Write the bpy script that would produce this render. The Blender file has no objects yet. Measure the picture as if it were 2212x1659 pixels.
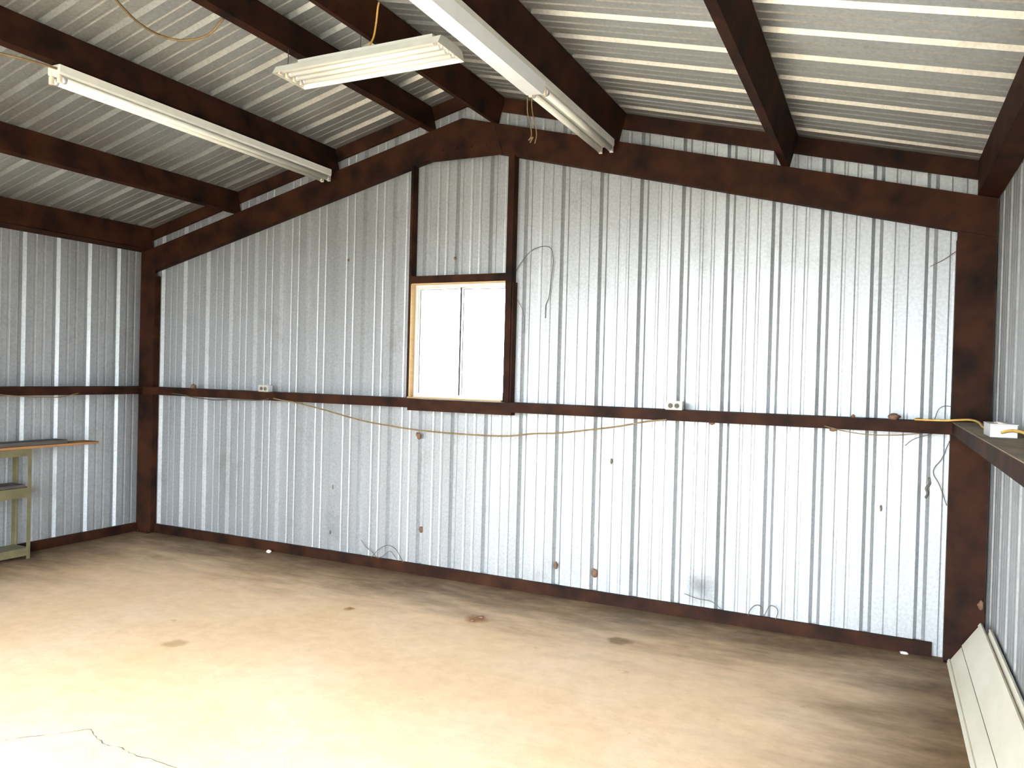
import bpy, math, random
from mathutils import Vector, Matrix
random.seed(7)
S = bpy.context.scene
C = S.collection

# ------------------------------------------------------------------ camera
FPX = 1668.92
cam_d = bpy.data.cameras.new('camera')
cam_d.sensor_fit = 'HORIZONTAL'; cam_d.sensor_width = 36.0
cam_d.lens = FPX / 2212.0 * 36.0
cam_d.clip_start = 0.02; cam_d.clip_end = 500
cam = bpy.data.objects.new('camera', cam_d); C.objects.link(cam)
yaw, pitch, roll = 0.447945, -0.0127476, 0.0263034
f0 = Vector((-math.sin(yaw), math.cos(yaw), 0)); r0 = Vector((math.cos(yaw), math.sin(yaw), 0)); u0 = Vector((0, 0, 1))
fw = f0 * math.cos(pitch) + u0 * math.sin(pitch); up = u0 * math.cos(pitch) - f0 * math.sin(pitch)
rt = r0 * math.cos(roll) + up * math.sin(roll); up2 = up * math.cos(roll) - r0 * math.sin(roll)
M = Matrix((rt, up2, -fw)).transposed().to_4x4()
M.translation = Vector((3.0755, -5.4178, 1.6677))
cam.matrix_world = M
S.camera = cam

# ------------------------------------------------------------------ sky, light, exposure
SKY = 14.0
w = bpy.data.worlds.new('overcast_sky'); S.world = w; w.use_nodes = True
bg = w.node_tree.nodes['Background']
bg.inputs['Color'].default_value = (0.84, 0.92, 1.0, 1); bg.inputs['Strength'].default_value = SKY
S.view_settings.view_transform = 'Standard'; S.view_settings.look = 'None'
S.view_settings.exposure = 0.98; S.view_settings.gamma = 1.0; S.view_settings.use_curve_mapping = False
S.cycles.use_denoising = True
S.cycles.max_bounces = 6; S.cycles.diffuse_bounces = 4; S.cycles.glossy_bounces = 3; S.cycles.transparent_max_bounces = 6
S.cycles.use_adaptive_sampling = True; S.cycles.adaptive_threshold = 0.05

# ------------------------------------------------------------------ dimensions (metres; end wall flats at y = 0)
XC = 0.01
SL = 0.2485
ROOF = 3.904                       # underside of the roof sheets at the ridge
RTOP = 3.686                       # top of end rafter at the ridge
YF = -6.15                         # front wall
XL, XR = -3.645, 3.665             # side sheets
FT = 0.3048
def roof_z(x): return ROOF - SL * abs(x - XC)
DOOR = (-1.6, 3.3, 0.0, 2.62)      # open doorway in the front wall: x0, x1, z0, z1
# all light comes from the sky, through this doorway behind the camera and through the window

# ------------------------------------------------------------------ materials
def new_mat(name):
    m = bpy.data.materials.new(name); m.use_nodes = True
    nt = m.node_tree; b = nt.nodes['Principled BSDF']
    return m, nt, b
def N(nt, t, **kw):
    n = nt.nodes.new(t)
    for k, v in kw.items():
        if k in n.inputs: n.inputs[k].default_value = v
        else: setattr(n, k, v)
    return n
def coords(nt, scale, src='Object'):
    tc = N(nt, 'ShaderNodeTexCoord'); mp = N(nt, 'ShaderNodeMapping'); mp.inputs['Scale'].default_value = scale
    nt.links.new(tc.outputs[src], mp.inputs['Vector']); return mp.outputs['Vector']
def ramp(nt, fac, stops):
    r = N(nt, 'ShaderNodeValToRGB'); e = r.color_ramp.elements
    while len(e) < len(stops): e.new(0.5)
    for i, (p, c) in enumerate(stops): e[i].position = p; e[i].color = (*c, 1)
    nt.links.new(fac, r.inputs['Fac']); return r.outputs['Color']
def noise(nt, vec, scale, detail=4, rough=0.55):
    detail = min(detail, 5)
    n = N(nt, 'ShaderNodeTexNoise'); n.inputs['Scale'].default_value = scale; n.inputs['Detail'].default_value = detail; n.inputs['Roughness'].default_value = rough
    nt.links.new(vec, n.inputs['Vector']); return n.outputs['Fac']
def mix(nt, fac, a, b, mode='MIX'):
    x = N(nt, 'ShaderNodeMix', data_type='RGBA', blend_type=mode)
    for sock, val in ((0, fac), (6, a), (7, b)):
        if hasattr(val, 'links') or hasattr(val, 'is_output'): nt.links.new(val, x.inputs[sock])
        else: x.inputs[sock].default_value = val if sock == 0 else (*val, 1)
    return x.outputs[2]
def noisy(name, c1, c2, scale=(6, 6, 6), rough=0.6, metal=0.0, bump=0.0, ns=1.0, detail=5, spec=None):
    m, nt, b = new_mat(name)
    v = coords(nt, scale); f = noise(nt, v, ns, detail)
    nt.links.new(ramp(nt, f, [(0.3, c1), (0.7, c2)]), b.inputs['Base Color'])
    b.inputs['Roughness'].default_value = rough; b.inputs['Metallic'].default_value = metal
    if spec is not None: b.inputs['Specular IOR Level'].default_value = spec
    if bump:
        bp = N(nt, 'ShaderNodeBump'); bp.inputs['Strength'].default_value = bump; bp.inputs['Distance'].default_value = 0.004
        nt.links.new(noise(nt, v, ns * 4, 6), bp.inputs['Height']); nt.links.new(bp.outputs['Normal'], b.inputs['Normal'])
    return m
def galvanised(name, streak, base_hi, base_lo, rough=0.42, metal=0.8, smudge=None):
    m, nt, b = new_mat(name)
    v1 = coords(nt, streak); v2 = coords(nt, (1, 1, 1))
    a = ramp(nt, noise(nt, v1, 1.0, 5), [(0.3, base_lo), (0.65, base_hi)])
    sp = ramp(nt, noise(nt, v2, 55, 3), [(0.35, (0.82, 0.82, 0.82)), (0.65, (1, 1, 1))])
    c = mix(nt, 1.0, a, sp, 'MULTIPLY')
    dirt = ramp(nt, noise(nt, v2, 2.2, 6, 0.7), [(0.55, (0, 0, 0)), (0.75, (1, 1, 1))])
    c = mix(nt, dirt, c, mix(nt, 1.0, c, (0.80, 0.79, 0.76), 'MULTIPLY'))
    specks = ramp(nt, noise(nt, v2, 90, 2), [(0.71, (1, 1, 1)), (0.75, (0.45, 0.42, 0.38))])
    c = mix(nt, 1.0, c, specks, 'MULTIPLY')
    if smudge:
        vd = N(nt, 'ShaderNodeVectorMath', operation='DISTANCE'); tc = N(nt, 'ShaderNodeTexCoord')
        nt.links.new(tc.outputs['Object'], vd.inputs[0]); vd.inputs[1].default_value = smudge
        ad = N(nt, 'ShaderNodeMath', operation='MULTIPLY_ADD'); nt.links.new(noise(nt, v2, 14, 5), ad.inputs[0]); ad.inputs[1].default_value = 0.12; nt.links.new(vd.outputs['Value'], ad.inputs[2])
        c = mix(nt, 1.0, c, ramp(nt, ad.outputs[0], [(0.05, (0.32, 0.32, 0.32)), (0.21, (1, 1, 1))]), 'MULTIPLY')
    nt.links.new(c, b.inputs['Base Color'])
    b.inputs['Metallic'].default_value = metal
    rr = N(nt, 'ShaderNodeMapRange'); rr.inputs['To Min'].default_value = rough - 0.06; rr.inputs['To Max'].default_value = rough + 0.08
    nt.links.new(noise(nt, v1, 1.7, 4), rr.inputs['Value']); nt.links.new(rr.outputs['Result'], b.inputs['Roughness'])
    return m

MAT = {}
MAT['wall'] = galvanised('galvalume_wall', (5, 5, 0.25), (0.445, 0.457, 0.462), (0.365, 0.377, 0.376), 0.45, 0.58, (1.97, 0.0, 0.225))
MAT['roof'] = galvanised('galvalume_roof', (0.15, 1.5, 0.15), (0.575, 0.59, 0.56), (0.495, 0.51, 0.48), 0.36, 0.78)
MAT['steel'] = noisy('red_oxide_steel', (0.008, 0.0034, 0.0024), (0.046, 0.0155, 0.0065), (5, 5, 5), 0.68, 0.0, 0.15, 1.0, 7, 0.12)
MAT['dusty'] = noisy('dust_covered_steel', (0.13, 0.10, 0.065), (0.26, 0.21, 0.14), (9, 3, 9), 0.9, 0, 0.2)
MAT['white_enamel'] = noisy('white_enamel', (0.72, 0.72, 0.64), (0.82, 0.82, 0.76), (9, 9, 9), 0.38)
MAT['cool_enamel'] = noisy('cool_white_enamel', (0.80, 0.84, 0.87), (0.86, 0.90, 0.92), (9, 9, 9), 0.35)
MAT['tube'] = noisy('fluorescent_tube_glass', (0.80, 0.80, 0.70), (0.86, 0.86, 0.80), (5, 5, 5), 0.22)
MAT['socket'] = noisy('socket_plastic', (0.68, 0.60, 0.46), (0.78, 0.72, 0.60), (20, 20, 20), 0.5)
MAT['alu'] = noisy('window_aluminium', (0.62, 0.62, 0.60), (0.75, 0.75, 0.73), (20, 20, 20), 0.4, 0.3)
MAT['cord_yellow'] = noisy('yellow_cord_jacket', (0.55, 0.30, 0.05), (0.70, 0.42, 0.10), (30, 30, 30), 0.5)
MAT['cord_tan'] = noisy('tan_cord_jacket', (0.15, 0.095, 0.035), (0.24, 0.16, 0.07), (30, 30, 30), 0.6)
MAT['cord_dark'] = noisy('dark_wire', (0.03, 0.03, 0.03), (0.08, 0.07, 0.06), (30, 30, 30), 0.6)
MAT['vine'] = noisy('dried_vine', (0.08, 0.07, 0.055), (0.17, 0.15, 0.12), (40, 40, 40), 0.9)
MAT['mud'] = noisy('dry_mud', (0.11, 0.055, 0.03), (0.21, 0.12, 0.07), (60, 60, 60), 0.95, 0, 0.4)
MAT['box_metal'] = noisy('galvanised_box', (0.55, 0.55, 0.55), (0.75, 0.75, 0.75), (40, 40, 40), 0.4, 0.5)
MAT['outlet_face'] = noisy('ivory_outlet_plastic', (0.36, 0.34, 0.29), (0.44, 0.42, 0.37), (30, 30, 30), 0.45)
MAT['black'] = noisy('black_slot', (0.01, 0.01, 0.01), (0.03, 0.03, 0.03), (30, 30, 30), 0.7)
MAT['rack'] = noisy('tan_enamelled_steel', (0.10, 0.088, 0.042), (0.15, 0.13, 0.065), (10, 10, 10), 0.5)
MAT['wood'] = noisy('weathered_board', (0.24, 0.11, 0.035), (0.40, 0.20, 0.07), (30, 3, 30), 0.75, 0, 0.2)
MAT['lit_reveal'] = noisy('lit_reveal_tan', (0.50, 0.31, 0.13), (0.60, 0.40, 0.19), (3, 3, 30), 0.7)  # tan stands in for daylight on the steel window reveals and sill
MAT['wood_dark'] = noisy('dark_board', (0.05, 0.04, 0.035), (0.10, 0.08, 0.07), (30, 3, 30), 0.8)
MAT['cream'] = noisy('cream_painted_steel', (0.56, 0.51, 0.38), (0.66, 0.62, 0.50), (5, 2, 5), 0.45)
MAT['paper'] = noisy('white_scrap', (0.7, 0.68, 0.62), (0.82, 0.8, 0.76), (30, 30, 30), 0.8)
MAT['ground'] = noisy('gravel_yard', (0.30, 0.28, 0.23), (0.42, 0.39, 0.33), (2, 2, 2), 0.95)

def concrete():
    m, nt, b = new_mat('stained_concrete')
    tc = N(nt, 'ShaderNodeTexCoord'); P = tc.outputs['Object']
    big = noise(nt, P, 0.9, 5, 0.6); fine = noise(nt, P, 9, 7, 0.65)
    c = ramp(nt, big, [(0.3, (0.73, 0.505, 0.30)), (0.55, (0.77, 0.56, 0.37)), (0.75, (0.80, 0.62, 0.45))])
    c = mix(nt, 1.0, c, ramp(nt, fine, [(0.25, (0.86, 0.85, 0.82)), (0.6, (1, 1, 1))]), 'MULTIPLY')
    # dirt plus painted-in shade along end, right and left walls: ragged, streaked band
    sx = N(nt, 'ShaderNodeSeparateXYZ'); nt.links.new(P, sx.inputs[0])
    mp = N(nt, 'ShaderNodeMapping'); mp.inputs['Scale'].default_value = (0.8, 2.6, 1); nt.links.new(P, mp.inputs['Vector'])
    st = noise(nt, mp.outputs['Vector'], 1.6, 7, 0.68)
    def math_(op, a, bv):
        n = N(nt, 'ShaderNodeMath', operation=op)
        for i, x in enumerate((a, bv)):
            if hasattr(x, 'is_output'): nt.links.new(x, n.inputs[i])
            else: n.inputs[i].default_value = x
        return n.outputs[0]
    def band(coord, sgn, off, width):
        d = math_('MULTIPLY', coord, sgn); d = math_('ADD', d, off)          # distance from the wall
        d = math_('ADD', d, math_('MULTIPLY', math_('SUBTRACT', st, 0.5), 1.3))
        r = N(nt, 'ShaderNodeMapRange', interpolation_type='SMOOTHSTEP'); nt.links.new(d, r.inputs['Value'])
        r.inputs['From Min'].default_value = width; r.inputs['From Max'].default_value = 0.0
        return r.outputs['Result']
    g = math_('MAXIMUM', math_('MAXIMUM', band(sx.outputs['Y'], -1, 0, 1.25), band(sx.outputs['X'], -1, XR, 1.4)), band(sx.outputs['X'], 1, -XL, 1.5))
    dirt_shade = ramp(nt, noise(nt, P, 5, 6, 0.7), [(0.3, (0.05, 0.036, 0.024)), (0.7, (0.20, 0.155, 0.11))])
    c = mix(nt, math_('MULTIPLY', g, 0.93), c, mix(nt, 1.0, c, dirt_shade, 'MULTIPLY'))
    spots = ramp(nt, noise(nt, P, 3.1, 8, 0.7), [(0.66, (1, 1, 1)), (0.76, (0.66, 0.56, 0.44))])
    c = mix(nt, 1.0, c, spots, 'MULTIPLY')
    for (px, py), rad, col in (((-0.70, -2.115), 0.075, (0.72, 0.70, 0.62)), ((0.64, -0.80), 0.09, (0.62, 0.48, 0.34)), ((-0.24, -1.046), 0.04, (0.66, 0.5, 0.34)), ((1.62, -0.72), 0.08, (0.5, 0.47, 0.42))):
        vd = N(nt, 'ShaderNodeVectorMath', operation='DISTANCE'); nt.links.new(P, vd.inputs[0]); vd.inputs[1].default_value = (px, py, 0)
        q = math_('ADD', vd.outputs['Value'], math_('MULTIPLY', math_('SUBTRACT', fine, 0.5), rad * 1.2))
        c = mix(nt, 1.0, c, ramp(nt, math_('MULTIPLY', q, 0.5 / rad), [(0.3, col), (0.55, (1, 1, 1))]), 'MULTIPLY')
    nt.links.new(c, b.inputs['Base Color'])
    b.inputs['Roughness'].default_value = 0.8; b.inputs['Specular IOR Level'].default_value = 0.25
    bp = N(nt, 'ShaderNodeBump'); bp.inputs['Strength'].default_value = 0.25; bp.inputs['Distance'].default_value = 0.01
    nt.links.new(noise(nt, P, 12, 8), bp.inputs['Height']); nt.links.new(bp.outputs['Normal'], b.inputs['Normal'])
    return m
MAT['concrete'] = concrete()

def glass():
    m = bpy.data.materials.new('window_glass'); m.use_nodes = True; nt = m.node_tree
    nt.nodes.remove(nt.nodes['Principled BSDF']); out = nt.nodes['Material Output']
    t = N(nt, 'ShaderNodeBsdfTransparent'); t.inputs['Color'].default_value = (0.93, 0.96, 0.95, 1)
    g = N(nt, 'ShaderNodeBsdfGlossy'); g.inputs['Roughness'].default_value = 0.03
    fr = N(nt, 'ShaderNodeFresnel'); fr.inputs['IOR'].default_value = 1.45
    mx = N(nt, 'ShaderNodeMixShader'); nt.links.new(fr.outputs[0], mx.inputs[0]); nt.links.new(t.outputs[0], mx.inputs[1]); nt.links.new(g.outputs[0], mx.inputs[2])
    nt.links.new(mx.outputs[0], out.inputs['Surface']); return m
MAT['glass'] = glass()

# ------------------------------------------------------------------ mesh helpers
class MB:
    def __init__(s): s.v = []; s.f = []
    def box(s, a, b):
        x0, y0, z0 = a; x1, y1, z1 = b; n = len(s.v)
        s.v += [(x0, y0, z0), (x1, y0, z0), (x1, y1, z0), (x0, y1, z0), (x0, y0, z1), (x1, y0, z1), (x1, y1, z1), (x0, y1, z1)]
        s.f += [tuple(n + i for i in q) for q in ((0, 3, 2, 1), (4, 5, 6, 7), (0, 1, 5, 4), (1, 2, 6, 5), (2, 3, 7, 6), (3, 0, 4, 7))]
        return s
    def prism(s, poly, d):
        """closed prism: polygon (3D points) swept by vector d"""
        n = len(s.v); k = len(poly); d = Vector(d)
        s.v += [tuple(p) for p in poly] + [tuple(Vector(p) + d) for p in poly]
        s.f.append(tuple(n + i for i in range(k))[::-1]); s.f.append(tuple(n + k + i for i in range(k)))
        for i in range(k):
            j = (i + 1) % k; s.f.append((n + i, n + j, n + k + j, n + k + i))
        return s
    def tube(s, pts, r, seg=8):
        pts = [Vector(p) for p in pts]; n = len(s.v); m = len(pts); ref = None
        for i, p in enumerate(pts):
            t = (pts[min(i + 1, m - 1)] - pts[max(i - 1, 0)]).normalized()
            if ref is None:
                ref = t.cross(Vector((0, 0, 1)));
                if ref.length < 0.05: ref = t.cross(Vector((1, 0, 0)))
            a = (ref - t * ref.dot(t)).normalized(); b = t.cross(a); ref = a
            rr = r[i] if isinstance(r, (list, tuple)) else r
            for k in range(seg):
                an = 2 * math.pi * k / seg; s.v.append(tuple(p + a * math.cos(an) * rr + b * math.sin(an) * rr))
        for i in range(m - 1):
            for k in range(seg):
                k2 = (k + 1) % seg; s.f.append((n + i * seg + k, n + i * seg + k2, n + (i + 1) * seg + k2, n + (i + 1) * seg + k))
        s.f.append(tuple(n + k for k in range(seg))[::-1]); s.f.append(tuple(n + (m - 1) * seg + k for k in range(seg)))
        return s
    def blob(s, c, r, jit=0.25, seg=10, rings=7, rnd=random):
        n = len(s.v); c = Vector(c); r = Vector(r)
        for i in range(rings + 1):
            th = math.pi * i / rings
            for k in range(seg):
                ph = 2 * math.pi * k / seg; q = 1 + rnd.uniform(-jit, jit)
                s.v.append(tuple(c + Vector((r.x * math.sin(th) * math.cos(ph) * q, r.y * math.sin(th) * math.sin(ph) * q, r.z * math.cos(th) * (1 + (q - 1) * 0.5)))))
        for i in range(rings):
            for k in range(seg):
                k2 = (k + 1) % seg; s.f.append((n + i * seg + k, n + (i + 1) * seg + k, n + (i + 1) * seg + k2, n + i * seg + k2))
        return s
    def build(s, name, mat, parent=None, smooth=False, bevel=0.0):
        me = bpy.data.meshes.new(name); me.from_pydata(s.v, [], s.f); me.update()
        me.materials.append(MAT[mat])
        if smooth:
            for p in me.polygons: p.use_smooth = True
        o = bpy.data.objects.new(name, me); C.objects.link(o)
        if parent is not None: o.parent = parent; o.matrix_parent_inverse = parent.matrix_world.inverted()
        if bevel:
            bv = o.modifiers.new('bevel', 'BEVEL'); bv.width = bevel; bv.segments = 2; bv.limit_method = 'ANGLE'
        return o
def empty(name, loc=(0, 0, 0)):
    o = bpy.data.objects.new(name, None); o.location = loc; C.objects.link(o); o.empty_display_size = 0.1
    o.matrix_world = Matrix.Translation(loc); return o
def tag(o, label, cat, group=None):
    o['label'] = label; o['category'] = cat
    if group: o['group'] = group
    return o
def struct(o, label=None):
    o['kind'] = 'structure'
    if label: o['label'] = label
    return o
def smooth_path(pts, n=6):
    """Catmull-Rom through pts"""
    P = [Vector(p) for p in pts]; P = [P[0] * 2 - P[1]] + P + [P[-1] * 2 - P[-2]]; out = []
    for i in range(1, len(P) - 2):
        a, b, c, d = P[i - 1], P[i], P[i + 1], P[i + 2]
        for k in range(n):
            t = k / n
            out.append(0.5 * ((2 * b) + (c - a) * t + (2 * a - 5 * b + 4 * c - d) * t * t + (3 * b - a - 3 * c + d) * t ** 3))
    out.append(P[-2]); return out

# ------------------------------------------------------------------ ribbed sheets
RIBW, RIBT, RIBH = 0.068, 0.028, 0.027     # major rib: foot, crown, height (ribs stand outward)
def rib_profile(u0, u1, phase, minor=0.0028):
    """list of (u, h) between u0 and u1; a major rib ends (right edge) at phase + k*FT; two low stiffeners between"""
    pts = []
    k = math.floor((u0 - phase) / FT) - 1
    while phase + (k - 1) * FT < u1 + FT:
        e = phase + k * FT; s = (RIBW - RIBT) / 2
        pts += [(e - RIBW, 0), (e - RIBW + s, RIBH), (e - s, RIBH), (e, 0)]
        for q in (1 / 3, 2 / 3):
            c = e + q * (FT - RIBW)
            pts += [(c - 0.014, 0), (c - 0.006, minor), (c + 0.006, minor), (c + 0.014, 0)]
        k += 1
    def at(u):
        for (a, ha), (b, hb) in zip(pts, pts[1:]):
            if a <= u <= b: return ha if b - a < 1e-9 else ha + (hb - ha) * (u - a) / (b - a)
        return 0.0
    pts.sort()
    return [(u0, at(u0))] + [p for p in pts if u0 + 1e-4 < p[0] < u1 - 1e-4] + [(u1, at(u1))]
def sheet(name, parent, mat, u0, u1, phase, place, lo, hi, hole=None, minor=0.0028):
    """ribbed sheet: place(u, h, t) -> 3D; lo(u), hi(u) limits across; hole = (ua, ub, ta, tb)"""
    prof = rib_profile(u0, u1, phase, minor)
    if hole:
        extra = []
        for ue in (hole[0], hole[1]):
            if u0 < ue < u1:
                for (a, ha), (b, hb) in zip(prof, prof[1:]):
                    if a < ue < b: extra.append((ue, ha + (hb - ha) * (ue - a) / (b - a)))
        prof = sorted(prof + extra)
    mb = MB()
    for (a, ha), (b, hb) in zip(prof, prof[1:]):
        mid = (a + b) / 2
        spans = [(lo, hi)]
        if hole and hole[0] < mid < hole[1]:
            spans = []
            if hole[2] > lo(mid) + 0.01: spans.append((lo, lambda u: hole[2]))
            spans.append((lambda u: hole[3], hi))
        for l, h in spans:
            n = len(mb.v)
            mb.v += [place(a, ha, l(a)), place(b, hb, l(b)), place(b, hb, h(b)), place(a, ha, h(a))]
            mb.f.append((n, n + 1, n + 2, n + 3))
    o = mb.build(name, mat, parent)
    so = o.modifiers.new('thickness', 'SOLIDIFY'); so.thickness = 0.0012; so.offset = 0
    return o
ZB = -0.04
def gable_wall(name, yplane, sgn, x0, x1, phase, hole, label):
    root = struct(empty(name, (0, yplane, 0)), label)
    x = x0
    while x < x1 - 0.01:
        xe = min(x + 3 * FT, x1)
        sheet('panel', root, 'wall', x, xe, phase, lambda u, h, t: (u, yplane + sgn * h, t), lambda u: ZB, lambda u: roof_z(u) + 0.01, hole)
        x = xe
    return root
WIN = (-0.43, 0.432, 1.452, 2.40)
gable_wall('wall_back', 0.0, 1, XL - 0.03, XR + 0.03, 0.0, WIN, 'ribbed galvanised metal end wall with window')
gable_wall('wall_front', YF, -1, XL - 0.03, XR + 0.03, 0.05, DOOR, 'ribbed metal wall with the open doorway')
def side_wall(name, xplane, sgn, phase, label):
    root = struct(empty(name, (xplane, 0, 0)), label)
    y = 0.03
    while y > YF:
        ye = max(y - 3 * FT, YF - 0.03)
        sheet('panel', root, 'wall', ye, y, phase, lambda u, h, t: (xplane + sgn * h, u, t), lambda u: ZB, lambda u: roof_z(xplane) + 0.012, None)
        y = ye
        if y <= YF + 0.001: break
    return root
side_wall('wall_left', XL, -1, -0.29, 'ribbed galvanised metal side wall behind the shelving')
side_wall('wall_right', XR, 1, -0.22, 'ribbed galvanised metal side wall beside the leaning panel')
# roof
ceil = struct(empty('ceiling', (XC, 0, ROOF)), 'ribbed metal roof sheets on steel purlins')
for sgn in (-1, 1):
    y = 0.12
    while y > YF - 0.1:
        ye = y - 3 * FT
        sheet('panel', ceil, 'roof', ye, y, -0.178, lambda u, h, t, s=sgn: (XC + s * t, u, ROOF - SL * t + h), lambda u: 0.0, lambda u: 3.85, None, 0.0045)
        y = ye
# ridge cap outside
rc = MB()
rc.prism([(XC - 0.2, 0.15, ROOF - SL * 0.2 + 0.04), (XC, 0.15, ROOF + 0.04), (XC + 0.2, 0.15, ROOF - SL * 0.2 + 0.04), (XC, 0.15, ROOF + 0.055)], (0, YF - 0.3, 0))
rc.build('ridge_cap', 'roof', ceil)
# floor slab and yard
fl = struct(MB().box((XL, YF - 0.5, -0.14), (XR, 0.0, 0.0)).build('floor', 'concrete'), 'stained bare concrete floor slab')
cr = [(-0.369, -3.337), (-0.303, -3.257), (-0.209, -3.17), (-0.14, -3.085), (-0.07, -3.11), (0.056, -3.138), (0.14, -3.13), (0.23, -3.14), (0.404, -3.136), (0.594, -3.15), (0.75, -3.17)]
mb = MB(); rnd = random.Random(3)
path = smooth_path([(x - 0.0, y, 0) for x, y in [(-0.75, -3.56), (-0.52, -3.44)] + cr], 5)
side = []
for i, p in enumerate(path):
    t = (path[min(i + 1, len(path) - 1)] - path[max(i - 1, 0)]).normalized(); nrm = Vector((-t.y, t.x, 0))
    j = rnd.uniform(-0.006, 0.006); wd = rnd.uniform(0.0006, 0.0032)
    side.append((p + nrm * (j - wd), p + nrm * (j + wd)))
for a, b in side: mb.v += [(a.x, a.y, 0.0006), (b.x, b.y, 0.0006)]
for i in range(len(side) - 1): mb.f.append((2 * i, 2 * i + 2, 2 * i + 3, 2 * i + 1))
mb.build('crack', 'vine', fl)
struct(MB().box((-60, -60, -0.24), (60, 60, -0.16)).build('ground', 'ground'), 'gravel yard outside the building')

# ------------------------------------------------------------------ base angles
def base(name, a, b, label):
    return struct(MB().box(a, b).build(name, 'steel'), label)
base('baseboard_back', (-3.42, -0.032, 0.0), (3.39, -0.002, 0.085), 'rusty steel base angle along the end wall')
base('baseboard_left', (XL + 0.002, YF + 0.1, 0.0), (XL + 0.032, -0.075, 0.085), 'rusty steel base angle along the left wall')
base('baseboard_right', (XR - 0.032, YF + 0.1, 0.0), (XR - 0.002, -0.075, 0.085), 'rusty steel base angle along the right wall')

# ------------------------------------------------------------------ steel frame
TH = 0.004
def rafter(sgn, label):
    root = empty('end_rafter', (XC + sgn * 1.8, -0.07, 3.0)); tag(root, label, 'rafter')
    def pt(d, drop, y): return (XC + sgn * d, y, RTOP - SL * d - drop)
    L = 3.645
    MB().prism([pt(0.0, 0, -0.07), pt(L, 0, -0.07), pt(L, 0.229, -0.07), pt(0.0, 0.229, -0.07)], (0, TH, 0)).build('web', 'steel', root)
    MB().prism([pt(0.0, 0.0, -0.066), pt(L, 0.0, -0.066), pt(L, 0.005, -0.066), pt(0.0, 0.005, -0.066)], (0, 0.062, 0)).build('top_flange', 'steel', root)
    MB().prism([pt(0.0, 0.224, -0.066), pt(L, 0.224, -0.066), pt(L, 0.229, -0.066), pt(0.0, 0.229, -0.066)], (0, 0.062, 0)).build('bottom_flange', 'steel', root)
    return root
rafter(-1, 'left sloping rafter of the end frame, rusty brown steel channel')
rr_ = rafter(1, 'right sloping rafter of the end frame, rusty brown steel channel')
pl = MB().prism([(-0.285, -0.078, 3.367), (0.375, -0.078, 3.367), (0.30, -0.078, 3.60), (XC, -0.078, 3.675), (-0.22, -0.078, 3.615)], (0, 0.0065, 0)).build('ridge_splice_plate', 'steel')
tag(pl, 'flat steel plate joining the two rafters at the peak', 'plate')
MB().box((-0.285, -0.084, 3.361), (0.375, -0.0715, 3.367)).build('stiffener', 'steel', pl)
for i in range(4):
    x = -0.16 + i * 0.13
    b_ = MB().tube([(x, -0.078, 3.45), (x, -0.088, 3.45)], 0.011, 6).build('bolt', 'steel', pl)
def rake(sgn, label):
    def pt(d, drop, y): return (XC + sgn * d, y, ROOF - SL * d - drop)
    h = 0.112
    o = MB().prism([pt(0.0, 0.002, -0.028), pt(3.63, 0.002, -0.028), pt(3.63, h, -0.028), pt(0.0, h, -0.028)], (0, 0.026, 0)).build('rake_angle', 'steel')
    return tag(o, label, 'rake angle')
rake(-1, 'left dark steel rake angle against end wall under the roof sheets')
rake(1, 'right brown steel rake angle against end wall under the roof sheets')
def column(x0, x1, open_in, label):
    root = tag(empty('frame_column', ((x0 + x1) / 2, -0.035, 0)), label, 'column')
    xi = x0 if abs(x0) < abs(x1) else x1
    tz = lambda x: RTOP - SL * abs(x - XC) - 0.231
    MB().prism([(x0, -0.07, 0), (x1, -0.07, 0), (x1, -0.07, tz(x1)), (x0, -0.07, tz(x0))], (0, TH, 0)).build('web', 'steel', root)
    lo_ = min(tz(x0), tz(x1)) - 0.002
    MB().box((x0, -0.066, 0), (x0 + TH, -0.004, lo_)).build('flange', 'steel', root)
    MB().box((x1 - TH, -0.066, 0), (x1, -0.004, lo_)).build('flange', 'steel', root)
    MB().box((x0 - 0.0, -0.10, 0), (x1, -0.07, 0.006)).build('base_plate', 'steel', root)
    for xx in (x0 + 0.05, x1 - 0.05):
        MB().tube([(xx, -0.085, 0.006), (xx, -0.085, 0.022)], 0.01, 6).build('anchor_bolt', 'steel', root)
    return root
column(-3.636, -3.43, 1, 'dark steel corner column between left wall and end wall')
column(3.45, 3.656, 1, 'brown steel corner column between end wall and right wall')
# purlins
def purlin(xb, label, side):
    """C purlin with its web on the right-hand side; xb = left bottom edge at its foot"""
    root = tag(empty('roof_purlin', (xb, -3.8, 3.3)), label, 'purlin')
    sgn = -1 if xb < XC else 1
    tx = sgn * SL / math.hypot(1, SL); n = Vector((tx, 0, 1 / math.hypot(1, SL)))            # roof normal
    s = Vector((1, 0, -sgn * SL)).normalized()                                                # down/up the slope, to +x
    o = Vector((xb, 0, RTOP - SL * abs(xb - XC) + 0.002))
    depth = (ROOF - RTOP) / math.hypot(1, SL) - 0.004; W = 0.052
    def P(a, b, y): q = o + s * a + n * b; return (q.x, y, q.z)
    y0, y1 = -0.03, YF + 0.02; d = (0, y1 - y0, 0)
    MB().prism([P(W - TH, 0, y0), P(W, 0, y0), P(W, depth, y0), P(W - TH, depth, y0)], d).build('web', 'steel', root)
    MB().prism([P(0, 0, y0), P(W - TH, 0, y0), P(W - TH, TH, y0), P(0, TH, y0)], d).build('bottom_flange', 'steel', root)
    MB().prism([P(0, depth - TH, y0), P(W - TH, depth - TH, y0), P(W - TH, depth, y0), P(0, depth, y0)], d).build('top_flange', 'steel', root)
    MB().prism([P(0, TH, y0), P(TH, TH, y0), P(TH, 0.02, y0), P(0, 0.02, y0)], d).build('lip', 'steel', root)
    return root
purlin(-2.405, 'dark roof purlin on left slope, between eave strut and tube light', -1)
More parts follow.
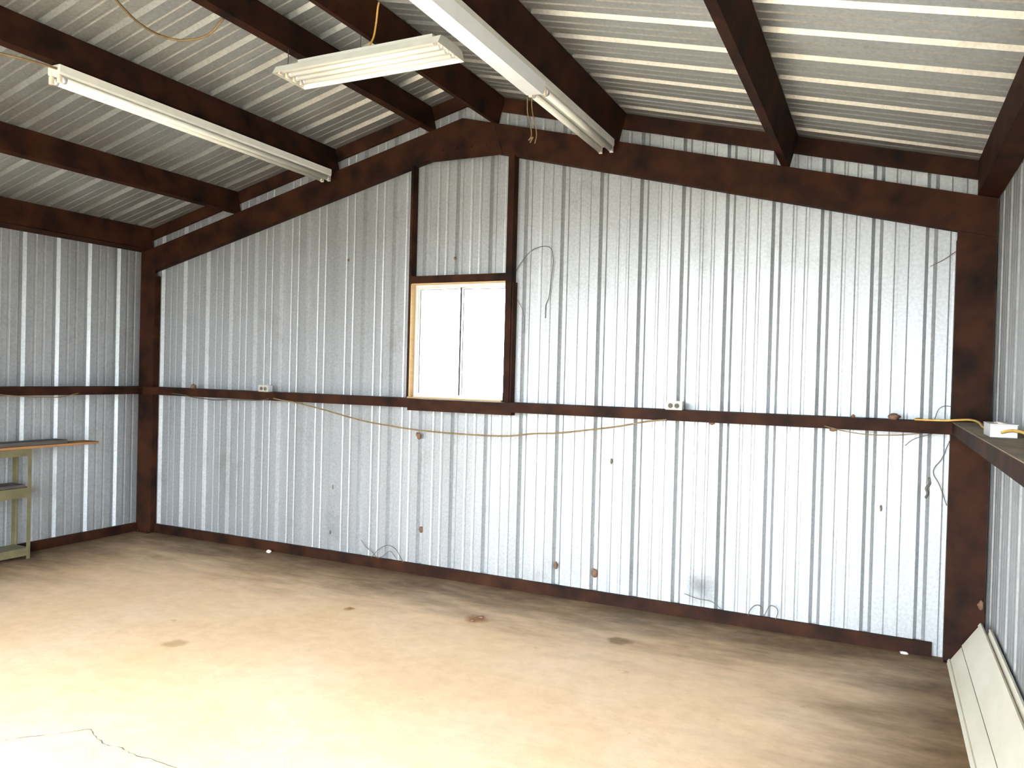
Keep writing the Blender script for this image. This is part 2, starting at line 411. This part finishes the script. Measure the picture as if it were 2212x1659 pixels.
purlin(-1.275, 'dark roof purlin on left slope, directly above the twin tube light', -1)
purlin(-0.302, 'brown roof purlin just left of the ridge, behind the hanging shop light', -1)
purlin(0.262, 'brown roof purlin just right of the ridge, with yellow cord beside it', 1)
purlin(1.246, 'brown roof purlin on right slope, carrying the half-empty strip light', 1)
purlin(2.425, 'rusty roof purlin on right slope, third from the ridge', 1)
def eave(x0, x1, label):
    xi = x0 if abs(x0) < abs(x1) else x1
    zb = 2.784; root = tag(empty('eave_strut', ((x0 + x1) / 2, -3.8, zb)), label, 'eave strut')
    zi = roof_z(xi) - 0.003; zo = roof_z(x0 if xi == x1 else x1) - 0.003
    y0, y1 = -0.03, YF + 0.02
    b = xi + math.copysign(TH, xi)
    MB().prism([(xi, y0, zb + 0.027), (b, y0, zb + 0.027), (b, y0, zi), (xi, y0, zi)], (0, y1 - y0, 0)).build('web', 'steel', root)
    xo = x0 if xi == x1 else x1
    MB().prism([(xi, y0, zb + 0.027), (xo, y0, zb + 0.002), (xo, y0, zb + 0.002 + TH), (xi, y0, zb + 0.027 + TH)], (0, y1 - y0, 0)).build('bottom_flange', 'steel', root)
    return root
eave(XL + 0.004, -3.525, 'dark eave strut along the top of the left wall')
eave(3.552, XR - 0.004, 'brown eave strut along the top of the right wall')
# girts: flat channels, web up like a narrow shelf, flanges down
GZ = 1.451; GH = 0.072
def girt(name, label, a, b, lips, top='steel'):
    root = tag(empty(name, ((a[0] + b[0]) / 2, (a[1] + b[1]) / 2, GZ)), label, 'girt')
    MB().box((a[0], a[1], GZ - TH), (b[0], b[1], GZ)).build('web', top, root)
    for l in lips: MB().box(l[0], l[1]).build('flange', 'steel', root)
    return root
g = girt('wall_girt', 'rusty steel girt running across the end wall under the window', (-3.428, -0.2), (3.449, -0.003),
     [((-3.428, -0.2, GZ - GH), (3.449, -0.2 + TH, GZ - TH))])
MB().box((-0.36, -0.198, 1.357), (0.565, -0.13, 1.381)).build('splice_angle', 'steel', g)['label'] = 'steel angle bolted under the girt below the window'
girt('wall_girt', 'dark steel girt along the left wall above the shelving', (XL + 0.003, YF + 0.1), (-3.43, -0.072),
     [((-3.43 - TH, YF + 0.1, GZ - GH), (-3.43, -0.2, GZ - TH))])
girt('wall_girt', 'dusty steel girt along the right wall holding a metal outlet box', (3.45, YF + 0.1), (XR - 0.003, -0.072),
     [((3.45, YF + 0.1, GZ - GH), (3.45 + TH, -0.2, GZ - TH))], 'dusty')
# window framing
JD = -0.08
def jamb(x0, x1, label, extra=False):
    top = min(RTOP - SL * abs(x0 - XC), RTOP - SL * abs(x1 - XC)) - 0.22
    root = tag(empty('window_jamb', ((x0 + x1) / 2, JD / 2, GZ)), label, 'jamb')
    MB().box((x0, JD, GZ + 0.001), (x1, JD + TH, top)).build('face_flange', 'steel', root)
    xw = (x1 - TH, x1) if x0 > 0 else (x1 - TH, x1)
    MB().box((xw[0], JD + TH, GZ + 0.001), (xw[1], -0.003, top)).build('web', 'steel', root)
    if x0 > 0: MB().box((x0, JD + TH, GZ + 0.001), (x0 + TH, -0.003, 2.39)).build('reveal_flange', 'steel', root)
    if extra: MB().box((x1 + 0.001, JD + 0.01, GZ + 0.001), (x1 + 0.014, -0.003, 2.375)).build('doubler_angle', 'steel', root)
    return root
jamb(-0.452, -0.43, 'left steel jamb of the window, rising to the rafter')
jamb(0.432, 0.484, 'right steel jamb of the window, rising to the rafter', True)
hd = tag(empty('window_header', (0, JD, 2.41)), 'short horizontal steel header above the window', 'header')
MB().box((-0.43, JD, 2.388), (0.432, JD + TH, 2.446)).build('face_flange', 'steel', hd)
MB().box((-0.43, JD + TH, 2.388), (0.432, -0.003, 2.392)).build('web', 'steel', hd)

# ------------------------------------------------------------------ window
wn = struct(empty('window_1', (0, 0.0, WIN[2])), 'two-pane aluminium sliding window, blown white by daylight')
fx0, fx1, fz0, fz1 = -0.428, 0.430, 1.455, 2.386
fr = MB(); t = 0.028
fr.box((fx0, -0.012, fz0), (fx0 + t, 0.06, fz1)).box((fx1 - t, -0.012, fz0), (fx1, 0.06, fz1)).box((fx0 + t, -0.012, fz0), (fx1 - t, 0.06, fz0 + 0.024)).box((fx0 + t, -0.012, fz1 - 0.03), (fx1 - t, 0.06, fz1))
fr.build('window_frame', 'alu', wn)
for a, b, yy in ((fx0 + t, 0.008, 0.002), (-0.008, fx1 - t, 0.028)):
    sa = MB(); q = 0.014
    z0, z1 = fz0 + 0.024, fz1 - 0.03
    sa.box((a, yy, z0), (a + q, yy + 0.02, z1)).box((b - q, yy, z0), (b, yy + 0.02, z1)).box((a + q, yy, z0), (b - q, yy + 0.02, z0 + q)).box((a + q, yy, z1 - q), (b - q, yy + 0.02, z1))
    so = sa.build('sash', 'alu', wn)
    MB().box((a + q, yy + 0.008, z0 + q), (b - q, yy + 0.012, z1 - q)).build('pane', 'glass', so)
    ga = MB(); k_ = 0.0035
    ga.box((a + q, yy - 0.001, z0 + q), (a + q + k_, yy + 0.006, z1 - q)).box((b - q - k_, yy - 0.001, z0 + q), (b - q, yy + 0.006, z1 - q))
    ga.box((a + q + k_, yy - 0.001, z1 - q - k_), (b - q - k_, yy + 0.006, z1 - q))
    ga.build('gasket', 'black', so)
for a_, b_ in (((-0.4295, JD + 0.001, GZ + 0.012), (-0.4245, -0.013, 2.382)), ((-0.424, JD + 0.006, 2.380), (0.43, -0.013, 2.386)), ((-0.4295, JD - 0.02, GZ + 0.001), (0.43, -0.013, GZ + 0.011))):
    MB().box(a_, b_).build('lit_reveal_strip', 'lit_reveal', wn)  # added strips, coloured as window light on the steel reveals and girt top
MB().box((-0.0045, -0.004, fz0 + 0.03), (0.0035, 0.0015, fz1 - 0.034)).build('meeting_rail_seal', 'black', wn)
MB().box((-0.030, -0.008, 1.86), (-0.016, 0.0015, 1.90)).build('latch', 'alu', wn)

# ------------------------------------------------------------------ doorway at the front (behind the camera)
dn = struct(empty('door_1', (0.3, YF, 0)), 'open doorway framed in rusty steel')
for x in (DOOR[0] - 0.1, DOOR[1]):
    MB().box((x, YF + 0.003, 0), (x + 0.1, YF + 0.11, DOOR[3] + 0.1)).build('door_jamb', 'steel', dn)
MB().box((DOOR[0], YF + 0.003, DOOR[3]), (DOOR[1], YF + 0.11, DOOR[3] + 0.1)).build('door_header', 'steel', dn)

# ------------------------------------------------------------------ light fittings
def strip_light(name, label, x0, x1, ya, yb, ztop, h, tubes_y, cover_y=None):
    xc = (x0 + x1) / 2
    root = tag(empty(name, (xc, (ya + yb) / 2, ztop)), label, 'light fixture')
    ho = MB().prism([(x0 + 0.012, ya, ztop - h), (x1 - 0.004, ya, ztop - h), (x1, ya, ztop - h + 0.012), (x1, ya, ztop), (x0, ya, ztop), (x0, ya, ztop - h + 0.012)], (0, yb - ya, 0)).build('housing', 'white_enamel', root)
    ridge = MB().prism([(xc - 0.014, ya + 0.01, ztop - h), (xc + 0.014, ya + 0.01, ztop - h), (xc + 0.008, ya + 0.01, ztop - h - 0.006), (xc - 0.008, ya + 0.01, ztop - h - 0.006)][::-1], (0, yb - ya - 0.02, 0)).build('ballast_cover', 'white_enamel', ho)
    zt = ztop - h - 0.024
    for xs in (x0 + 0.017, x1 - 0.017):
        tb = MB().tube([(xs, tubes_y[0] + 0.02, zt), (xs, tubes_y[1] - 0.02, zt)], 0.019, 14).build('tube', 'tube', root, True)
        for e, d in ((tubes_y[0], 1), (tubes_y[1], -1)):
            MB().tube([(xs, e + d * 0.022, zt), (xs, e + d * 0.046, zt)], 0.0196, 14).build('tube_cap', 'box_metal', tb, True)
            MB().box((xs - 0.013, min(e, e + d * 0.02), zt - 0.022), (xs + 0.013, max(e, e + d * 0.02), ztop - h)).build('socket', 'socket', root, False, 0.004)
    MB().box((x0 + 0.004, ya - 0.002, ztop - h + 0.004), (x1 - 0.004, ya, ztop)).build('end_cap', 'white_enamel', root)
    MB().box((x0 + 0.004, yb, ztop - h + 0.004), (x1 - 0.004, yb + 0.002, ztop)).build('end_cap', 'white_enamel', root)
    if cover_y:
        MB().prism([(x0 - 0.012, cover_y[0], ztop - h + 0.015), (x0 + 0.004, cover_y[0], ztop - h - 0.045), (x1 - 0.012, cover_y[0], ztop - h - 0.052), (x1 + 0.006, cover_y[0], ztop - h + 0.015)], (0, cover_y[1] - cover_y[0], 0)).build('channel_cover', 'cool_enamel', root)['label'] = 'smooth white cover over the tubeless half'
    return root
strip_light('strip_light', 'long twin-tube strip light hung under the left purlin', -1.305, -1.198, -2.57, -0.17, 3.364, 0.055, (-2.57, -0.17))
strip_light('strip_light', 'long white strip light by right purlin, tubes only in far half', 1.176, 1.292, -3.0, -0.12, 3.366, 0.05, (-1.36, -0.12), (-3.0, -1.38))

sh = tag(empty('shop_light', (0.3, -1.73, 3.43)), 'wide white four-tube shop light hanging crosswise below the ridge', 'light fixture')
def shop():
    L0, L1 = -0.262, 0.885; Y0, Y1 = -1.885, -1.595; Z = 3.425
    zt = Z + 0.058
    # reflector pan: flared sides, flat back
    prof = [(Y0, Z), (Y0 + 0.03, zt - 0.01), (Y0 + 0.08, zt), (Y1 - 0.08, zt), (Y1 - 0.03, zt - 0.01), (Y1, Z)]
    mb = MB()
    outer = [(L0, y, z) for y, z in prof] ; inner = [(L0, y + (0.003 if y < -1.74 else -0.003), z - 0.003 if z > Z else z) for y, z in prof]
    mb.prism(outer + inner[::-1], (L1 - L0, 0, 0)); pan = mb.build('reflector', 'white_enamel', sh)
    for x in (L0 - 0.002, L1):
        MB().prism([(x, y, z) for y, z in prof], (0.002, 0, 0)).build('end_plate', 'white_enamel', sh)
    MB().box((L0 + 0.1, -1.78, zt), (L1 - 0.1, -1.70, zt + 0.045)).build('ballast_housing', 'white_enamel', sh)
    for i in range(4):
        y = Y0 + 0.05 + i * (Y1 - Y0 - 0.1) / 3
        tb = MB().tube([(L0 + 0.03, y, Z + 0.03), (L1 - 0.03, y, Z + 0.03)], 0.019, 14).build('tube', 'tube', sh, True)
        for x, d in ((L0 + 0.008, 1), (L1 - 0.008, -1)):
            MB().box((min(x, x + d * 0.018), y - 0.013, Z + 0.006), (max(x, x + d * 0.018), y + 0.013, zt - 0.004)).build('socket', 'socket', sh, False, 0.003)
            MB().tube([(x + d * 0.02, y, Z + 0.03), (x + d * 0.045, y, Z + 0.03)], 0.0196, 12).build('tube_cap', 'box_metal', tb, True)
    for x in (-0.255, 0.288):
        MB().tube([(x, -1.76, zt), (x, -1.76, 3.612)], 0.0025, 6).build('hanger_wire', 'cord_dark', sh)
shop()

# ------------------------------------------------------------------ cords and wires
def cord(name, pts, r, mat, label, cat='cord', n=6, seg=7):
    return tag(MB().tube(smooth_path(pts, n), r, seg).build(name, mat, None, True), label, cat)
cord('power_cord', [(0.38, -1.72, 3.80), (0.365, -1.71, 3.77), (0.35, -1.70, 3.70), (0.335, -1.70, 3.62), (0.328, -1.72, 3.57), (0.33, -1.735, 3.531)], 0.006, 'cord_yellow', 'yellow cord dropping from the ridge to the shop light')
cord('drooping_cable', [(-0.40, -2.95, 3.55), (-0.466, -2.774, 3.50), (-0.585, -2.545, 3.5), (-0.604, -2.381, 3.50), (-0.526, -2.292, 3.50), (-0.383, -2.259, 3.52), (-0.27, -2.26, 3.59)], 0.007, 'cord_tan', 'tan cable drooping beside the purlin left of the ridge', 'cable')
cord('lamp_lead', [(-1.42, -3.05, 3.345), (-1.295, -2.843, 3.335), (-1.235, -2.74, 3.33), (-1.215, -2.62, 3.335), (-1.22, -2.575, 3.34)], 0.007, 'cord_tan', 'tan lead entering the near end of the left strip light')
cord('loose_wire', [(1.185, -1.372, 3.262), (1.182, -1.372, 3.24), (1.185, -1.37, 3.17), (1.205, -1.37, 3.10), (1.212, -1.37, 3.04), (1.195, -1.37, 3.015), (1.222, -1.37, 3.03), (1.205, -1.37, 3.0)], 0.003, 'cord_tan', 'thin pair of wires dangling from the right strip light', 'wire')
cord('loose_wire', [(1.20, -1.352, 3.262), (1.20, -1.35, 3.22), (1.212, -1.35, 3.15), (1.23, -1.35, 3.09), (1.235, -1.35, 3.04), (1.226, -1.35, 3.0)], 0.003, 'cord_tan', 'second thin wire dangling from the right strip light', 'wire')
cord('extension_cord', [(-1.75, -0.206, 1.40), (-1.64, -0.206, 1.385), (-1.507, -0.205, 1.373), (-1.202, -0.2, 1.324), (-0.815, -0.19, 1.252), (-0.492, -0.19, 1.219), (-0.227, -0.19, 1.2), (0.153, -0.19, 1.193), (0.513, -0.19, 1.199), (0.742, -0.19, 1.23), (0.927, -0.19, 1.244), (1.142, -0.19, 1.276), (1.383, -0.2, 1.316), (1.616, -0.205, 1.366), (1.75, -0.206, 1.385)], 0.006, 'cord_tan', 'tan cord sagging below the end wall girt under the window')
cord('thin_cord', [(-3.0, -0.206, 1.40), (-2.85, -0.206, 1.39), (-2.699, -0.206, 1.372), (-2.434, -0.206, 1.359), (-2.263, -0.206, 1.370), (-1.93, -0.206, 1.376), (-1.80, -0.206, 1.395)], 0.004, 'cord_dark', 'thin dark cord under the end wall girt near left column')
cord('thin_cord', [(-3.424, -1.75, 1.405), (-3.424, -1.532, 1.388), (-3.424, -1.304, 1.369), (-3.424, -1.06, 1.361), (-3.424, -0.954, 1.375), (-3.424, -0.86, 1.395)], 0.004, 'cord_tan', 'thin tan cord under the left wall girt')
cord('thin_cord', [(2.75, -0.206, 1.395), (2.86, -0.206, 1.37), (3.0, -0.206, 1.355), (3.15, -0.206, 1.36), (3.28, -0.206, 1.378)], 0.003, 'cord_tan', 'thin cord sagging under the girt beside the right column')
cord('orange_cord', [(3.25, -0.17, 1.458), (3.40, -0.19, 1.460), (3.47, -0.22, 1.468), (3.53, -0.28, 1.474), (3.555, -0.45, 1.470), (3.55, -0.7, 1.458), (3.545, -1.0, 1.46), (3.535, -1.32, 1.468)], 0.006, 'cord_yellow', 'orange cord on right girt running up to the outlet box')
cord('orange_cord', [(3.535, -1.56, 1.475), (3.56, -1.62, 1.487), (3.59, -1.75, 1.486), (3.60, -2.0, 1.47), (3.60, -2.4, 1.459)], 0.007, 'cord_yellow', 'orange cord leaving the outlet box toward the doorway')

# ------------------------------------------------------------------ outlet boxes
def outlet(x0, x1, y0, y1, h, label, faces=True, axis='y'):
    root = tag(empty('outlet_box', ((x0 + x1) / 2, (y0 + y1) / 2, GZ)), label, 'outlet box')
    MB().box((x0, y0, GZ + 0.0005), (x1, y1, GZ + h)).build('box', 'box_metal', root, False, 0.003)
    if faces:
        fp = MB().box((x0 - 0.003, y0 - 0.004, GZ + 0.001), (x1 + 0.003, y0 - 0.0005, GZ + h + 0.003)).build('cover_plate', 'outlet_face', root)
        for fx in (0.3, 0.7):
            cx = x0 + (x1 - x0) * fx
            rc_ = MB().tube([(cx, y0 - 0.004, GZ + h / 2), (cx, y0 - 0.008, GZ + h / 2)], 0.017, 14).build('receptacle', 'vine', root)
            for dx in (-0.006, 0.006):
                MB().box((cx + dx - 0.0015, y0 - 0.0088, GZ + h / 2 - 0.006), (cx + dx + 0.0015, y0 - 0.0078, GZ + h / 2 + 0.006)).build('slot', 'black', rc_)
    return root
outlet(-1.955, -1.845, -0.17, -0.12, 0.058, 'grey outlet box on end wall girt near the left column')
outlet(1.732, 1.842, -0.17, -0.12, 0.060, 'double outlet box on end wall girt right of the window')
ob = outlet(3.492, 3.592, -1.56, -1.32, 0.055, 'bright metal outlet box lying on the right wall girt', False)
MB().box((3.490, -1.562, GZ + 0.055), (3.594, -1.318, GZ + 0.058)).build('cover_plate', 'box_metal', ob)
for yy in (-1.50, -1.38):
    MB().tube([(3.542, yy, GZ + 0.058), (3.542, yy, GZ + 0.061)], 0.017, 14).build('receptacle', 'socket', ob)

# ------------------------------------------------------------------ mud lumps and nests
def lump(name, c, r, label, cat, seed, n=1):
    rnd = random.Random(seed); mb = MB()
    mb.blob(c, r, 0.22, 12, 8, rnd)
    if n > 1:
        for i in range(n - 1):
            mb.blob((c[0] + rnd.uniform(-1, 1) * r[0], c[1], c[2] + rnd.uniform(-0.6, 0.6) * r[2]), [v * rnd.uniform(0.4, 0.7) for v in r], 0.25, 10, 7, rnd)
    return tag(mb.build(name, 'mud', None, True), label, cat)
lump('mud_nest', (3.14, -0.15, 1.468), (0.034, 0.03, 0.022), 'largest brown mud nest on the girt near the right column', 'nest', 1, 3)
lump('mud_nest', (2.911, -0.15, 1.460), (0.012, 0.012, 0.012), 'tiny mud lump on the girt left of the largest nest', 'nest', 2)
lump('mud_nest', (3.273, -0.15, 1.458), (0.024, 0.02, 0.010), 'flat mud lump on the girt right of the largest nest', 'nest', 3)
lump('mud_nest', (-2.79, -0.15, 1.470), (0.028, 0.022, 0.026), 'dark mud nest on the girt beside the left column', 'nest', 4, 3)
lump('mud_nest', (-0.361, -0.010, 1.137), (0.022, 0.014, 0.026), 'red-brown mud nest stuck on panel below the window', 'nest', 5, 2)
lump('mud_nest', (2.80, -0.19, 1.376), (0.022, 0.015, 0.014), 'reddish mud lump hanging under the girt near right column', 'nest', 6)
lump('mud_nest', (-0.061, -0.006, 2.588), (0.011, 0.007, 0.013), 'small red mud dab on the panel above the window', 'nest', 7)
lump('mud_nest', (-1.126, -0.006, 2.616), (0.009, 0.006, 0.012), 'small mud dab high on the panel left of the window', 'nest', 8)
lump('mud_nest', (1.189, 0.008, 0.207), (0.022, 0.014, 0.030), 'brown mud nest in a groove low on the end wall', 'nest', 9, 2)
lump('mud_nest', (-0.33, 0.008, 0.364), (0.018, 0.012, 0.026), 'mud nest low on end wall below the window', 'nest', 10, 2)
lump('mud_nest', (0.875, 0.012, 0.225), (0.014, 0.012, 0.028), 'pale oval mud nest low on end wall, middle groove', 'nest', 11)
lump('mud_nest', (2.05, -0.19, 1.374), (0.020, 0.012, 0.010), 'small mud dab under the girt right of the double outlet', 'nest', 12)
lump('mud_nest', (3.635, -0.080, 0.37), (0.014, 0.012, 0.03), 'yellowish mud nest on right column just above the siding panel', 'nest', 13, 2)
for i, (x, z, l) in enumerate([(-1.239, 0.64, 'dark insect-like speck on end wall left of the window'), (3.085, 0.882, 'dark speck on end wall near the right column'), (1.297, 1.048, 'dark speck on panel below the girt, right of window'), (-1.257, 0.24, 'dark speck low on end wall, left side')]):
    tag(MB().blob((x, -0.003, z), (0.008, 0.004, 0.02), 0.35, 8, 6, random.Random(20 + i)).build('dried_leaf', 'vine', None, True), l, 'leaf')

# ------------------------------------------------------------------ dried vines and loose wires on the end wall
def vine(pts, label, r=0.0028, name='dried_vine'):
    return tag(MB().tube(smooth_path(pts, 6), r, 6).build(name, 'vine', None, True), label, 'vine')
vine([(0.49, -0.02, 2.46), (0.518, -0.02, 2.509), (0.625, -0.02, 2.622), (0.759, -0.02, 2.64), (0.8, -0.02, 2.544), (0.786, -0.02, 2.37), (0.774, -0.02, 2.265), (0.745, -0.01, 2.195), (0.742, -0.005, 2.10)], 'thin dry vine looping on panel right of the window jamb')
vine([(0.50, -0.015, 2.25), (0.527, -0.02, 2.216), (0.56, -0.02, 2.155), (0.574, -0.02, 2.091), (0.569, -0.01, 1.984)], 'short dry vine curling beside the right window jamb', 0.002)
vine([(3.46, -0.02, 2.492), (3.389, -0.02, 2.439), (3.315, -0.01, 2.399)], 'short vine on the panel high beside the right column', 0.0025)
vine([(3.448, -0.02, 1.33), (3.412, -0.02, 1.222), (3.374, -0.02, 1.163), (3.37, -0.02, 1.12), (3.405, -0.02, 1.052), (3.445, -0.02, 0.935)], 'dry vine bowed along the right column below the girt', 0.003)
vine([(3.36, -0.03, 1.372), (3.258, -0.02, 1.332), (3.208, -0.01, 1.286)], 'short vine under the girt near the right column', 0.0022)
vine([(3.449, -0.03, 1.541), (3.415, -0.03, 1.543), (3.383, -0.03, 1.519), (3.365, -0.03, 1.46)], 'small arched vine above the girt at the right column', 0.0022)
vine([(3.345, -0.008, 1.10), (3.35, -0.012, 1.06), (3.332, -0.01, 1.03), (3.342, -0.012, 1.0), (3.33, -0.008, 0.97)], 'ragged dark vine scrap on end wall beside right column', 0.007)
vine([(-0.90, -0.036, 0.22), (-0.85, -0.036, 0.17), (-0.798, -0.036, 0.14), (-0.725, -0.036, 0.088)], 'dry vine leaning at foot of end wall below the window', 0.003)
vine([(-0.79, -0.036, 0.086), (-0.704, -0.036, 0.171), (-0.621, -0.036, 0.208), (-0.541, -0.036, 0.179), (-0.47, -0.036, 0.086)], 'arched dry vine at foot of end wall below the window', 0.003)
vine([(-0.72, -0.036, 0.087), (-0.66, -0.038, 0.12), (-0.60, -0.036, 0.16), (-0.53, -0.036, 0.10)], 'tangled dry vine crossing the arched one at wall foot', 0.0025)
vine([(2.30, -0.036, 0.086), (2.311, -0.036, 0.123), (2.346, -0.036, 0.16), (2.385, -0.036, 0.153), (2.401, -0.036, 0.1), (2.435, -0.036, 0.167), (2.473, -0.036, 0.167), (2.489, -0.036, 0.138), (2.476, -0.036, 0.087)], 'looped dry vine at foot of end wall near right column', 0.003)
vine([(1.86, -0.01, 0.16), (1.95, -0.012, 0.14), (2.05, -0.02, 0.135), (2.12, -0.03, 0.10)], 'thin trailing vine low on end wall by the dark smudge', 0.002)

# ------------------------------------------------------------------ shelving on the left
rk = tag(empty('shelving_unit', (-3.52, -1.9, 0)), 'low tan metal shelving unit standing against the left wall', 'shelving')
RX0, RX1, RY0, RY1 = -3.612, -3.40, -2.5, -1.285
for x, dx in ((RX0, 1), (RX1, -1)):
    for y, dy in ((RY0, 1), (RY1, -1)):
        p = MB()
        p.box((min(x, x + dx * 0.032), min(y, y + dy * 0.003), 0), (max(x, x + dx * 0.032), max(y, y + dy * 0.003), 0.93))
        p.box((min(x, x + dx * 0.003), min(y + dy * 0.003, y + dy * 0.032), 0), (max(x, x + dx * 0.003), max(y + dy * 0.003, y + dy * 0.032), 0.93))
        p.build('post', 'rack', rk)
for z0, z1 in ((0.03, 0.095), (0.52, 0.605), (0.872, 0.93)):
    s_ = MB().box((RX0 + 0.004, RY0 + 0.004, z1 - 0.004), (RX1 - 0.004, RY1 - 0.004, z1)).build('shelf', 'rack', rk)
    MB().box((RX1 - 0.004, RY0 + 0.004, z0), (RX1 - 0.001 + 0.002, RY1 - 0.004, z1)).build('rail', 'rack', s_)
    MB().box((RX0 + 0.003, RY0 + 0.004, z0), (RX0 + 0.006, RY1 - 0.004, z1)).build('rail', 'rack', s_)
    MB().box((RX0 + 0.006, RY1 - 0.007, z0), (RX1 - 0.004, RY1 - 0.004, z1)).build('rail', 'rack', s_)
tag(MB().box((-3.60, -2.45, 0.931), (-3.40, -0.665, 0.952)).build('wooden_board', 'wood', None, False, 0.002), 'long brown board overhanging the top of the shelving', 'board')
tag(MB().box((-3.585, -2.42, 0.953), (-3.42, -0.955, 0.985)).build('wooden_board', 'wood_dark', None, False, 0.002), 'dark board lying on the longer brown board', 'board')
tag(MB().box((-3.60, -2.40, 0.606), (-3.41, -1.33, 0.632)).build('wooden_board', 'wood_dark', None, False, 0.002), 'dark board on the middle shelf of the shelving', 'board')

# ------------------------------------------------------------------ cream panel leaning against the right wall
cp = tag(empty('siding_panel', (3.55, -1.5, 0)), 'long cream metal siding panel leaning at the foot of right wall', 'panel')
A = Vector((3.486, 0, 0.004)); B = Vector((3.628, 0, 0.30)); dv = (B - A).normalized(); nv = Vector((-dv.z, 0, dv.x))
LW = (B - A).length
def PP(a, h, y): q = A + dv * a + nv * h; return (q.x, y, q.z)
def strip_(name, a0, a1, h, parent, y0=-0.075, y1=-3.4, th=0.006, skew=0.0):
    return MB().prism([PP(a0, h, y0 - a0 * skew), PP(a1, h, y0 - a1 * skew), PP(a1, h + th, y0 - a1 * skew), PP(a0, h + th, y0 - a0 * skew)], (0, y1 - y0, 0)).build(name, 'cream', parent)
SK = 0.55
strip_('lower_face', 0.0, LW * 0.39, 0.0, cp, skew=SK)
strip_('upper_face', LW * 0.42, LW, 0.004, cp, skew=SK)
strip_('seam_lip', LW * 0.37, LW * 0.44, -0.014, cp, skew=SK)
strip_('bottom_hem', -0.012, 0.016, 0.003, cp, th=0.012, skew=SK)
strip_('top_hem', LW - 0.02, LW + 0.006, 0.004, cp, th=0.012, skew=SK)
cp2 = tag(empty('siding_panel', (3.6, -1.5, 0)), 'second cream panel edge showing behind the leaning siding panel', 'panel')
A2 = A; A = Vector((3.528, 0, 0.004)); B = Vector((3.652, 0, 0.335)); dv = (B - A).normalized(); nv = Vector((-dv.z, 0, dv.x)); LW = (B - A).length
strip_('face', 0.0, LW, 0.0, cp2, y0=-0.35, skew=0.3)
strip_('top_hem', LW - 0.014, LW, 0.006, cp2, y0=-0.35, th=0.006, skew=0.3)

# ------------------------------------------------------------------ scraps on the floor
tag(MB().blob((-1.864, -0.10, 0.016), (0.024, 0.022, 0.016), 0.15, 10, 7, random.Random(5)).build('paper_wad', 'paper', None, True), 'white wad of paper on floor by the end wall', 'scrap')
tag(MB().blob((3.24, -0.06, 0.008), (0.026, 0.012, 0.008), 0.3, 8, 6, random.Random(6)).build('paper_scrap', 'paper', None, True), 'small white scrap on floor near the right column', 'scrap')
for i, (x, y, r, l) in enumerate([(0.632, -0.85, 0.012, 'small dirt clod on floor below the window, nearest of three'), (0.655, -0.77, 0.016, 'largest dirt clod on floor below the window'), (-0.238, -1.046, 0.010, 'lone dirt clod on floor left of the other two')]):
    tag(MB().blob((x, y, r * 0.5), (r, r * 0.8, r * 0.55), 0.3, 9, 6, random.Random(40 + i)).build('dirt_clod', 'mud', None, True), l, 'dirt clod')
